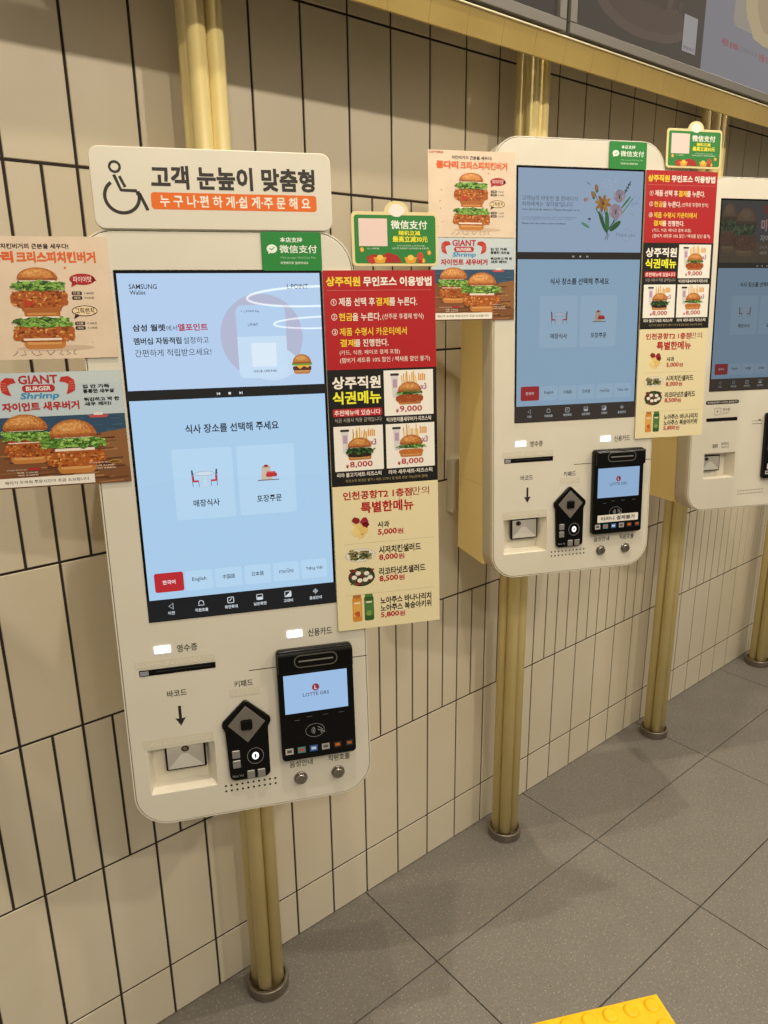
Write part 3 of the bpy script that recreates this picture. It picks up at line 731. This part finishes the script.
def art_banner(A):
    U0, U1 = .2618, .4182
    RED, Y, W = 'b01a20', 'f0d23a', 'f2ebe0'
    A.rect(U0, 0, U1, .1300, RED, 0); A.rect(U0, .1300, U1, .2920, '15120f', 0); A.rect(U0, .2920, U1, .5075, 'e6d9ae', 0)
    A.text('상주직원', .2658, .0080, .3125, .0205, Y, .04); A.text('무인포스 이용방법', .3165, .0080, .4130, .0205, W, .04)
    A.rect(.2665, .0254, .4125, .0257, 'd88', 1) if False else A.rect(.2665, .0254, .4125, .0258, 'd08880', 1)
    for v, t in ((.0410, '①'), (.0601, '②'), (.0798, '③')): A.text(t, .2710, v-.0043, .2790, v+.0043, W, .01)
    A.text('제품 선택 후', .2821, .0350, .3318, .0460, W, .015); A.text('결제', .3333, .0352, .3523, .0460, Y, .02); A.text('를 누른다.', .3523, .0352, .3921, .0462, W, .015)
    A.text('현금', .2813, .0550, .3001, .0652, Y, .02); A.text('을 누른다.', .3001, .0550, .3400, .0655, W, .015); A.text('(선주문 후결제 방식)', .3420, .0565, .4008, .0652, W, -.002)
    A.text('제품 수령시 카운터에서', .2816, .0745, .3759, .0850, Y, .015)
    A.text('결제', .2817, .0895, .3018, .0995, Y, .02); A.text('를 진행한다.', .3018, .0897, .3496, .0998, W, .015)
    A.text('(카드, 식권, 페이코 결제 포함)', .2804, .1040, .3653, .1112, W, -.002); A.text('(햄버거 세트류 10% 할인 / 팩제품 할인 불가)', .2807, .1140, .4090, .1222, W, -.002)
    A.text('상주직원', .2680, .1392, .3366, .1565, W, .035); A.text('식권메뉴', .2680, .1595, .3366, .1772, 'f2ee3c', .035)
    A.rrect(.2673, .1833, .3373, .1940, .002, 'b8242a', 1); A.text('추천메뉴에 있습니다', .2695, .1850, .3352, .1926, 'f4e4e0', .02); A.text('식권 사용시 적용 금액입니다', .2695, .1960, .3366, .2022, 'b9b2a6', 0)
    for (x0, x1, v0, v1, pr, cap, sd) in ((.3412, .4132, .1330, .1958, '9,000', '빅크런치폴새우버거·치즈스틱', 1), (.2672, .3378, .2075, .2705, '8,000', '리아 불고기세트·치즈스틱', 2), (.3420, .4140, .2075, .2705, '8,000', '리아 새우세트·치즈스틱', 3)):
        A.rect(x0, v0, x1, v1, 'f1ece2', 1); cu = (x0+x1)/2+.001; rnd = random.Random(sd)
        H = v1-v0; b0 = v0+H*.30
        for k in range(9):
            x = cu-.010+k*.0026; A.stroke([(x, b0+.004), (x+rnd.uniform(-.002, .002), v0+H*rnd.uniform(.02, .14))], .0015, rnd.choice(('e0b050', 'd6a040', 'ecc46a')), 2)
        A.poly([(x0+.0105, v0+H*.12), (x0+.0210, v0+H*.12), (x0+.0190, v0+H*.60), (x0+.0125, v0+H*.60)], 'd9d4d6', 2); A.rect(x0+.013, v0+H*.20, x0+.019, v0+H*.38, 'b89ab8', 3); A.rrect(x0+.0095, v0+H*.07, x0+.022, v0+H*.12, .001, '2a2622', 3)
        for k in range(4): A.rrect(x1-.022+k*.0028, v0+H*.08+.001*(k % 2), x1-.020+k*.0028, v0+H*.24, .0006, 'dda24a', 3)
        A.text('x3', x1-.019, v0+H*.30, x1-.010, v0+H*.44, 'a06090', .02, 3)
        bun_bot(A, cu, v0+H*.68, v0+H*.76, .033, 3)
        if sd == 2: patty(A, cu, v0+H*.58, v0+H*.70, .034, 5, 3, 20, ('2c1c14', '3a261a', '241610', '1c120c', '442e20')); lettuce(A, cu, v0+H*.46, v0+H*.64, .042, 9, 5, 30, ('1f3a18', '2c5220', '3c6a2a', '14260f', '4c7c38'))
        elif sd == 1: patty(A, cu, v0+H*.54, v0+H*.72, .040, 5, 9, 40, ('a04a1c', 'b86028', 'c87838', '7c3414', '8c3c18')); lettuce(A, cu, v0+H*.42, v0+H*.56, .038, 9, 6, 30)
        else: patty(A, cu, v0+H*.58, v0+H*.70, .036, 5, 9, 30, ('c07030', 'cc8440', 'd89850', 'a85c24', 'b86a2c')); lettuce(A, cu, v0+H*.46, v0+H*.58, .043, 9, 7, 30)
        bun_top(A, cu, v0+H*.26, v0+H*.48, .034, 10, sd, False)
        A.text('₩', cu-.0205, v0+H*.85, cu-.0165, v0+H*.93, 'b0202a', .01, 3); A.text(pr, cu-.0150, v0+H*.79, cu+.0180, v0+H*.94, 'b0202a', .02, 3)
        A.text(cap, x0+.0025, v1+.0022, x1-.004, v1+.0086, 'e8e2d6', .02)
    A.text('치즈스틱 변경은 불가 / 세트 드리나 및 음료 변경 가능(차액 결제)', .2816, .2825, .4028, .2875, 'a8986a', 0)
    A.text('인천공항T2 1층점', .2767, .3000, .3783, .3122, 'b01a20', .03); A.text('만의', .3790, .2998, .4046, .3118, '8a1a1c', -.002)
    for k in range(5): A.ell(.3085+.0170*k, .3150, .0006, .0006, '3a2a22', 2, 8)
    A.text('특별한메뉴', .3018, .3165, .3804, .3330, 'b01a20', .035)
    A.rect(.2758, .3768, .4110, .3772, 'b5a988', 1); A.rect(.2747, .4541, .4106, .4545, 'b5a988', 1)
    rows = (('사과', .3259, .3434, .3468, .3560, '5,000', .3580), ('시저치킨샐러드', .3266, .3904, .3836, .3952, '8,000', .3962), ('리코타넛츠샐러드', .3260, .3968, .4163, .4280, '8,500', .4288))
    for t, a, b_, c_, d_, p, pv in rows:
        A.text(t, a, c_, b_, d_, '241e1a', .03); A.text(p, a, pv, a+.0285, pv+.0098, 'b0202a', .03); A.text('원', a+.0292, pv+.0012, a+.0385, pv+.0092, 'b0202a', .02)
    A.text('노아주스 바나나리치', .3264, .4615, .4053, .4725, '241e1a', .03); A.text('노아주스 복숭아키위', .3264, .4733, .4053, .4843, '241e1a', .03)
    A.text('5,800', .3264, .4851, .3545, .4945, 'b0202a', .03); A.text('원', .3552, .4860, .3640, .4942, 'b0202a', .02)
    rnd = random.Random(6)
    for (x, v, a, c) in ((.2935, .3430, .0055, '8c1c28'), (.3065, .3450, .0065, '9a2433'), (.2965, .3490, .0060, 'e6c87e'), (.2930, .3600, .0060, 'ecd08a'), (.3040, .3570, .0075, 'e2c070'), (.3000, .3660, .0050, 'e8c880'), (.3085, .3500, .0050, '7c1622'), (.2900, .3540, .0040, 'f0dca0')):
        A.blob(rnd, x, v, a, a*.9, c, 2+int(x*1e4) % 4, .25, 10)
    A.ell(.2988, .3945, .0230, .0105, 'cfc9b8', 1); A.ell(.2988, .3948, .0210, .0092, 'e2dccd', 2)
    for k in range(70): A.blob(rnd, .2988+rnd.uniform(-.016, .016), .3940+rnd.uniform(-.0070, .0065), .0028, .0016, rnd.choice(('4a5a2c', '6a7a3e', '8a7a4e', 'b5a06a', '3a4622', '7c6a44')), 3+k % 4, .4, 7)
    A.ell(.2995, .4273, .0200, .0145, '2e3a22', 1)
    for k in range(60): A.blob(rnd, .2995+rnd.uniform(-.016, .016), .4273+rnd.uniform(-.011, .011), .0026, .0020, rnd.choice(('3c4a28', '54663a', '7a2a24', '26301c', '93382c')), 2+k % 3, .4, 7)
    for (x, v) in ((.2945, .4215), (.3070, .4225), (.2965, .4325), (.3050, .4320), (.2885, .4275), (.3120, .4290)): A.ell(x, v, .0040, .0032, 'e8e2d4', 6)
    for (x, c1, c2) in ((.2912, 'd08a34', 'e0a850'), (.3090, '2f5a28', '4f7a3c')):
        A.rrect(x-.0072, .4585, x+.0072, .4955, .0025, c1, 1); A.rrect(x-.0060, .4545, x+.0060, .4590, .0008, c2 if x > .3 else 'b0702c', 2); A.rrect(x-.0060, .4640, x+.0060, .4880, .001, c2, 2)
        A.blob(rnd, x, .4840, .0042, .0045, 'c0582a' if x < .3 else '7a9a4a', 3); A.rect(x-.0045, .4660, x+.0045, .4680, 'efe6cc', 3)
for O, lb in ((O1, 'tall red, black and cream menu placard on the low kiosk'), (O2, 'tall red, black and cream menu placard on the middle kiosk')):
    flat_thing('menu_placard', O, (.2618, 0, .4182, .5075), .0010, .0034, .001, 'cfc198', art_banner, lb, 'sign', 'tall Korean menu placards beside the screens')

def art_card(A):
    A.rrect(.3068, -.0705, .4200, -.0090, .004, '2c8038', 0)
    A.rect(.3128, -.0660, .3520, -.0310, 'e9cfc6', 1)
    A.text('微信支付', .3571, -.0640, .4080, -.0528, 'eef2e6', .02); A.text('随机立减', .3680, -.0512, .3982, -.0450, 'f0e23c', .03); A.text('最高立减30元', .3592, -.0442, .4085, -.0362, 'f0e23c', .03)
    A.text('支付时优惠随机立减活动详情', .365, -.0328, .404, -.0308, 'c8dcc0', 0); A.text('活动时间 见微信支付 以实际到账为准 数量有限', .358, -.0296, .410, -.0272, 'c8dcc0', .01); A.text('扫一扫领优惠', .324, -.0290, .340, -.0270, 'dbe8d4', .01)
    A.poly([(.326, -.0095), (.322, -.017), (.332, -.021), (.342, -.018), (.352, -.023), (.366, -.019), (.372, -.010)], 'a8261e', 2)
    for x in (.3410, .3840):
        A.poly([(x-.009, -.0170), (x+.009, -.0170), (x+.006, -.0092), (x-.006, -.0092)], 'e0a030', 4); A.ell(x, -.0165, .0045, .0035, 'f0c858', 5)
    A.ell(.330, -.0135, .006, .005, 'b8382a', 3); A.rrect(.3940, -.0150, .4010, -.0092, .001, 'b02a20', 3); A.ell(.3975, -.0185, .0045, .005, 'c84a30', 4)
    for (x, v) in ((.3165, -.0265), (.4105, -.0230), (.4020, -.0125)): A.ell(x, v, .0028, .0032, 'dc9c3a', 3); A.ell(x, v, .0013, .0016, 'f0c868', 4)
    A.blob(random.Random(2), .3655, -.0765, .0115, .0080, 'efe9df', 1, .06, 20)
def wechat_card(O, lb):
    A = Art(.0030); art_card(A)
    out = rr_pts(.3030, -.0745, .4232, -.0055, .006, 6)
    # the small tab at the top is part of the outline
    i = max(range(len(out)), key=lambda k: (out[k][1] == min(p[1] for p in out), -out[k][0]))
    tl = [p for p in out]
    P = []
    arc = ell_pts(.3655, -.0745, .0170, .0140, 12, 180, 360)
    for k, p in enumerate(tl):
        P.append(p)
        nxt = tl[(k+1) % len(tl)]
        if abs(p[1]+.0745) < 1e-6 and abs(nxt[1]+.0745) < 1e-6 and nxt[0]-p[0] > .05: P += arc
    o = A.build('payment_card', None, frame_at(O), back=(plate(P, [], .0010, .0029, .0003, None, 'card'), ink('e6d49c')))
    recenter(o, .3630, -.0055); tag(o, lb, 'sign', 'green payment promotion cards'); return o
wechat_card(O1, 'green promotion card with white square above the low kiosk placard')
wechat_card(O2, 'green promotion card with white square above the middle kiosk placard')

def art_p1(A, d):
    T = '33241c'
    A.rect(-.1690, -.0208+d, -.0050, .1236+d, noise_mat('poster_paper', 'dac5ac', 'dfcab2', 30, .45), 0)
    A.text('LOTTERIA', -.1663, -.0190+d, -.1400, -.0152+d, 'b0303a', .03)
    A.text('치킨버거의 근본을 세우다!', -.1253, -.0125+d, -.0495, -.0065+d, T, .03)
    A.text('통다리', -.1543, -.0038+d, -.1126, .0095+d, 'd8602c', .075); A.text('크리스피치킨버거', -.1095, -.0035+d, -.0198, .0098+d, 'd8672f', .06)
    stack_burger(A, -.0888, 3, d)
    A.ell(-.0378, .0290+d, .0150, .0068, 'a8242c', 2, 20); A.poly([(-.050, .0320+d), (-.0515, .0385+d), (-.044, .0345+d)], 'a8242c', 2); A.poly([(-.026, .025+d), (-.0215, .0305+d), (-.028, .033+d)], '8c1c24', 2); A.text('파이어맛', -.0485, .0255+d, -.0270, .0325+d, 'f2dcd4', .01, 3)
    A.ring(-.0389, .0665+d, .0145, .0060, .0009, T, 3); A.ell(-.0389, .0665+d, .0143, .0058, 'ead2a8', 2); A.poly([(-.050, .0695+d), (-.0525, .0765+d), (-.0445, .0720+d)], T, 2); A.text('그릭랜치', -.0500, .0628+d, -.0280, .0700+d, T, .01, 4)
    for v, a, b_ in ((.0455, '단품', '7,400원'), (.0510, '세트', '9,400원'), (.0815, '단품', '7,100원'), (.0870, '세트', '9,100원')):
        A.rrect(-.0518, v-.0022+d, -.0400, v+.0022+d, .0015, T, 2); A.text(a, -.0498, v-.0014+d, -.0420, v+.0014+d, 'e6d2bb', .01, 3); A.text(b_, -.0375, v-.0015+d, -.0262, v+.0015+d, T, 0, 3)
    rnd = random.Random(9)
    for i in range(34):
        x, v = rnd.uniform(-.160, -.012), rnd.uniform(.018, .108)
        if abs(x+.0888) < .038: continue
        if -.056 < x < -.02 and not (.054 < v < .058 or v > .094): continue
        A.blob(rnd, x, v+d, .0012*rnd.uniform(.6, 1.6), .0011, rnd.choice(('a9683a', 'c98a58', '5c4230', 'c8864a')), 1, .4, 6)
    for i in range(9):
        x = -.122+i*.0085; A.stroke([(x, .1130+d), (x+rnd.uniform(-.003, .003), .1150+d), (x+rnd.uniform(-.004, .004), .1175+d), (x+rnd.uniform(-.006, .006), .1190+d)], .0006, '4a3526', 2)
    A.blob(rnd, -.0560, .0155+d, .0014, .0014, 'd8672f', 2)
def art_p2(A, d):
    v = lambda x: x+d
    L, Rr = -.1655, -.0045
    def grad(z): return z
    A.rect(L, v(.1246), Rr, v(.1790), 'bccad0', 0); A.rrect(-.075, v(.1252), -.006, v(.1400), .004, 'c3ced0', 1)
    A.rect(L, v(.1790), Rr, v(.2050), '2f4d68', 1); rnd = random.Random(12)
    for i in range(40): x, y = rnd.uniform(L, Rr-.012), rnd.uniform(.181, .203); A.rect(x, v(y), x+.012, v(y+.0006), rnd.choice(('3d5f7c', '254058', '4a6c86')), 2)
    A.rect(L, v(.2030), Rr, v(.2683), '7a4e2e', 3)
    for i in range(70):
        x, y = rnd.uniform(L, Rr-.030), rnd.uniform(.2035, .267); A.poly([(x, v(y)), (x+.03, v(y-.0012)), (x+.03, v(y+.0006)), (x, v(y+.0016))], rnd.choice(('8e5e38', '643c22', 'a06e46', '54321c', 'a8784c')), 4+i % 3)
    A.poly([(-.060, v(.2060)), (Rr, v(.1985)), (Rr, v(.2500)), (-.030, v(.235))], '8a5e38', 4)
    A.poly([(-.049, v(.1800)), (-.024, v(.1800)), (-.027, v(.1832)), (-.046, v(.1832))], 'c05050', 3); A.rect(-.042, v(.1765), -.031, v(.1800), 'dcd8d2', 3); A.rect(-.022, v(.1795), -.006, v(.1800), '4a5a66', 3)
    for (cx, s_) in ((-.1380, 1), (-.0684, -1)):
        P = [(cx-s_*.0085, .1420), (cx-s_*.0075, .1345), (cx-s_*.001, .1300), (cx+s_*.0075, .1310), (cx+s_*.0098, .1365), (cx+s_*.004, .1375), (cx-s_*.0005, .1400), (cx+s_*.0005, .1455), (cx+s_*.003, .1525), (cx-s_*.0035, .1505), (cx-s_*.0075, .1478)]
        A.poly([(a, v(b_)) for a, b_ in P], 'b8322c', 3)
        for k in range(4): A.stroke([(cx-s_*.0080, v(.1360+k*.0032)), (cx-s_*.0015, v(.1375+k*.0026))], .0007, 'd87a60', 4)
    A.text('GIANT', -.1254, v(.1278), -.0799, v(.1385), 'b02a2c', .03, 3); A.rrect(-.1222, v(.1396), -.0840, v(.1486), .0045, 'b02a2c', 3); A.text('BURGER', -.1175, v(.1415), -.0888, v(.1468), 'dfe2e0', .03, 4)
    A.text('Shrimp', -.1262, v(.1490), -.0812, v(.1590), '3a8fc0', .03, 4, True, .25)
    A.text('자이언트 새우버거', -.1476, v(.1607), -.0578, v(.1715), 'b02a2c', .045, 4)
    for k, t in enumerate(('입 안 가득', '통통한 새우살', '튀김하고 딱 한', '새우 패티!')):
        y = (.1413, .1472, .1575, .1632)[k]; A.text(t, -.0517, v(y), -.0517+.0052*len(t)+.001, v(y+.0050), '1a1a1e', .04, 3)
    for (cu, w, a, s_) in ((-.1240, .0530, .1754, 5), (-.0690, .0570, .1842, 6)):
        h = .0620 if s_ == 5 else .0690
        bun_bot(A, cu, v(a+h*.82), v(a+h), w*.80, 8); patty(A, cu, v(a+h*.55), v(a+h*.87), w*(1.02 if s_ == 5 else 1.24), 11, s_, 110)
        A.rrect(cu-w*.42, v(a+h*.53), cu+w*.42, v(a+h*.58), .001, 'ecdccb', 15)
        if s_ == 5: A.rrect(cu-w*.45, v(a+h*.50), cu+w*.45, v(a+h*.56), .001, '9c2a1c', 16)
        lettuce(A, cu, v(a+h*.28), v(a+h*.56), w*(1.1 if s_ == 5 else 1.32), 16, s_+20, 80, ('4c7a2a', '639638', '86b84e', '34581e', 'a4cc68')); A.rrect(cu-w*.40, v(a+h*.28), cu+w*.40, v(a+h*.34), .001, 'efe3d2', 20)
        bun_top(A, cu, v(a), v(a+h*.33), w*.98, 21, s_)
    A.text('자이언트 새우버거 SET', -.152, v(.2440), -.128, v(.2456), 'e8dccb', .01, 26); A.rrect(-.127, v(.2432), -.113, v(.2464), .0012, 'a82a2a', 26)
    A.text('단품 7,200원', -.140, v(.2475), -.116, v(.2496), 'e8dccb', .01, 26); A.text('세트 9,200원', -.140, v(.2508), -.116, v(.2529), 'e8dccb', .01, 26)
    A.text('자이언트 통새우 SET', -.054, v(.2400), -.030, v(.2418), 'e8dccb', .01, 26); A.text('단품 7,100원', -.046, v(.2438), -.024, v(.2458), 'e8dccb', .01, 26); A.text('세트 8,800원', -.046, v(.2475), -.022, v(.2496), 'e8dccb', .01, 26)
    A.ring(-.022, v(.2408), .0075, .0022, .0005, 'd8a83a', 26)
    A.rect(-.1640, v(.2550), -.0490, v(.2665), 'e9e2d6', 27); A.text('패티가 두꺼워 주문시간이 조금 소요됩니다', -.1560, v(.2585), -.0560, v(.2628), '3a342e', .01, 28)
for O, d1, d2, w in ((O1, -.019, -.0040, 'low'), (O2, 0, 0, 'middle')):
    flat_thing('burger_poster', O, (-.1690, -.0208+d1, -.0050, .1236+d1), .0008, .0020, .0008, 'dac5ac', lambda A: art_p1(A, d1),
               'beige poster of two stacked chicken burgers, left of the %s kiosk screen' % w, 'poster', 'stacked chicken burger posters')
    flat_thing('shrimp_burger_poster', O, (-.1655, .1246+d2, -.0045, .2683+d2), .0008, .0020, .0008, '9aa4a6', lambda A: art_p2(A, d2),
               'seaside poster of two giant shrimp burgers, left of the %s kiosk screen' % w, 'poster', 'giant shrimp burger posters')

# ------------------------------------------------------------------ wall box and tactile paving
bx = empty('wall_box', Matrix.Translation((.992, 0, .931)))
tag(bx, 'small pale beige box on the wall beside the middle kiosk bracket', 'box')
bm = bmesh.new(); box(bm, -.036, .036, -.022, 0, 0, .124, 0, .003, 2); fixn(bm); link('cover', mesh_of(bm, [mat('beige_cover', 'ccc4b2', .45)], 'cover'), bx)
bm = bmesh.new(); cyl(bm, (0, 0, .066), .005, .005, -.0215, -.028, 'y', 20, 0, .0008); fixn(bm); link('lock', mesh_of(bm, [STEEL], 'lock'), bx)

tp = empty('tactile_paving', Matrix.Translation((.992, -.609, 0)) @ Matrix.Rotation(R(-26.3), 4, 'Z'))
tag(tp, 'yellow tactile paving tile with raised round domes on the grey floor', 'floor tile')
YT = noise_mat('tactile_yellow', 'fac800', 'fcd010', 40, .45)
bm = bmesh.new(); box(bm, -.282, 0, -.282, 0, 0, .0030, 0, .0008); fixn(bm); link('pad', mesh_of(bm, [YT], 'pad'), tp)
for i in range(6):
    for j in range(6):
        bm = bmesh.new(); c = (-.0245-.0468*i, -.0215-.0468*j)
        rings = []
        for r_, z_ in ((.0165, .0028), (.0158, .0045), (.0140, .0066), (.0110, .0078)): rings.append([bm.verts.new((c[0]+r_*math.cos(k*math.pi/14), c[1]+r_*math.sin(k*math.pi/14), z_)) for k in range(28)])
        for a in range(3):
            for k in range(28): bm.faces.new((rings[a][k], rings[a][(k+1) % 28], rings[a+1][(k+1) % 28], rings[a+1][k])).smooth = True
        bm.faces.new(rings[3]); fixn(bm); link('dome', mesh_of(bm, [YT], 'dome'), tp)

# ------------------------------------------------------------------ ring lamps of the dining room, mirrored in the near screen
for (x, y), lb in (((-1.85, -8.25), 'white ring pendant lamp, the nearer one mirrored in the low kiosk screen'), ((-2.45, -10.95), 'white ring pendant lamp, the farther one mirrored in the low kiosk screen')):
    e = empty('ring_lamp', Matrix.Translation((x, y, 2.6))); tag(e, lb, 'lamp', 'ring pendant lamps')
    bm = bmesh.new(); n, m_ = 64, 10; G = []
    for i in range(n):
        a = 2*math.pi*i/n
        G.append([bm.verts.new(((.8+.011*math.cos(2*math.pi*k/m_))*math.cos(a), (.8+.011*math.cos(2*math.pi*k/m_))*math.sin(a), .011*math.sin(2*math.pi*k/m_))) for k in range(m_)])
    for i in range(n):
        for k in range(m_): bm.faces.new((G[i][k], G[(i+1) % n][k], G[(i+1) % n][(k+1) % m_], G[i][(k+1) % m_]))
    fixn(bm); link('glowing_ring', mesh_of(bm, [mat('ring_light', 'fff4e4', .5, emit=11)], 'ring'), e)
    for k in range(3):
        bm = bmesh.new(); a = 2*math.pi*k/3; cyl(bm, (.8*math.cos(a), .8*math.sin(a), 0), .002, .002, .02, .9, n=6); fixn(bm); link('cable', mesh_of(bm, [STEEL], 'cable'), e)

# ------------------------------------------------------------------ light
def area(name, loc, target, sx, sy, power, col):
    l = bpy.data.lights.new(name, 'AREA'); l.shape = 'RECTANGLE'; l.size = sx; l.size_y = sy; l.energy = power; l.color = col
    o = bpy.data.objects.new(name, l); COL.objects.link(o); o.location = loc
    o.rotation_euler = (Vector(target)-Vector(loc)).to_track_quat('-Z', 'Y').to_euler(); return o
WARM = (1, .885, .71)
for x, p in ((-1.3, 19), (.12, 19), (1.75, 22), (3.6, 10)): area('ceiling_and_fill_spot', (x, -3.0, 3.15), (x, -.1, .9), .10, .10, p, WARM)  # leftmost one is an added fill that brightens the lower near post
area('ceiling_panel_light', (.7, -1.3, 2.99), (.7, -.2, .8), 2.2, .10, 11, WARM)
for x, y in ((1.38, -.50), (.22, -.66), (2.55, -.50)): area('downlight', (x, y, 2.85), (x, y, 0), .03, .03, 15, WARM)
w = bpy.data.worlds.new('world'); SC.world = w; w.use_nodes = True
w.node_tree.nodes['Background'].inputs['Color'].default_value = (1, .90, .75, 1); w.node_tree.nodes['Background'].inputs['Strength'].default_value = .34

_keys = []
for a_ in _ARTS:
    for t_ in a_.T:
        k_ = wkey(t_[0], t_[6])
        if k_ not in _keys: _keys.append(k_)
make_texts(_keys)
for a_ in _ARTS: a_.fill()
for o_ in bpy.data.objects:
    if 'art' in o_: del o_['art']
SC.view_settings.view_transform = 'Standard'; SC.view_settings.look = 'None'; SC.view_settings.gamma = 1
SC.view_settings.exposure = .07; SC.view_settings.use_curve_mapping = False
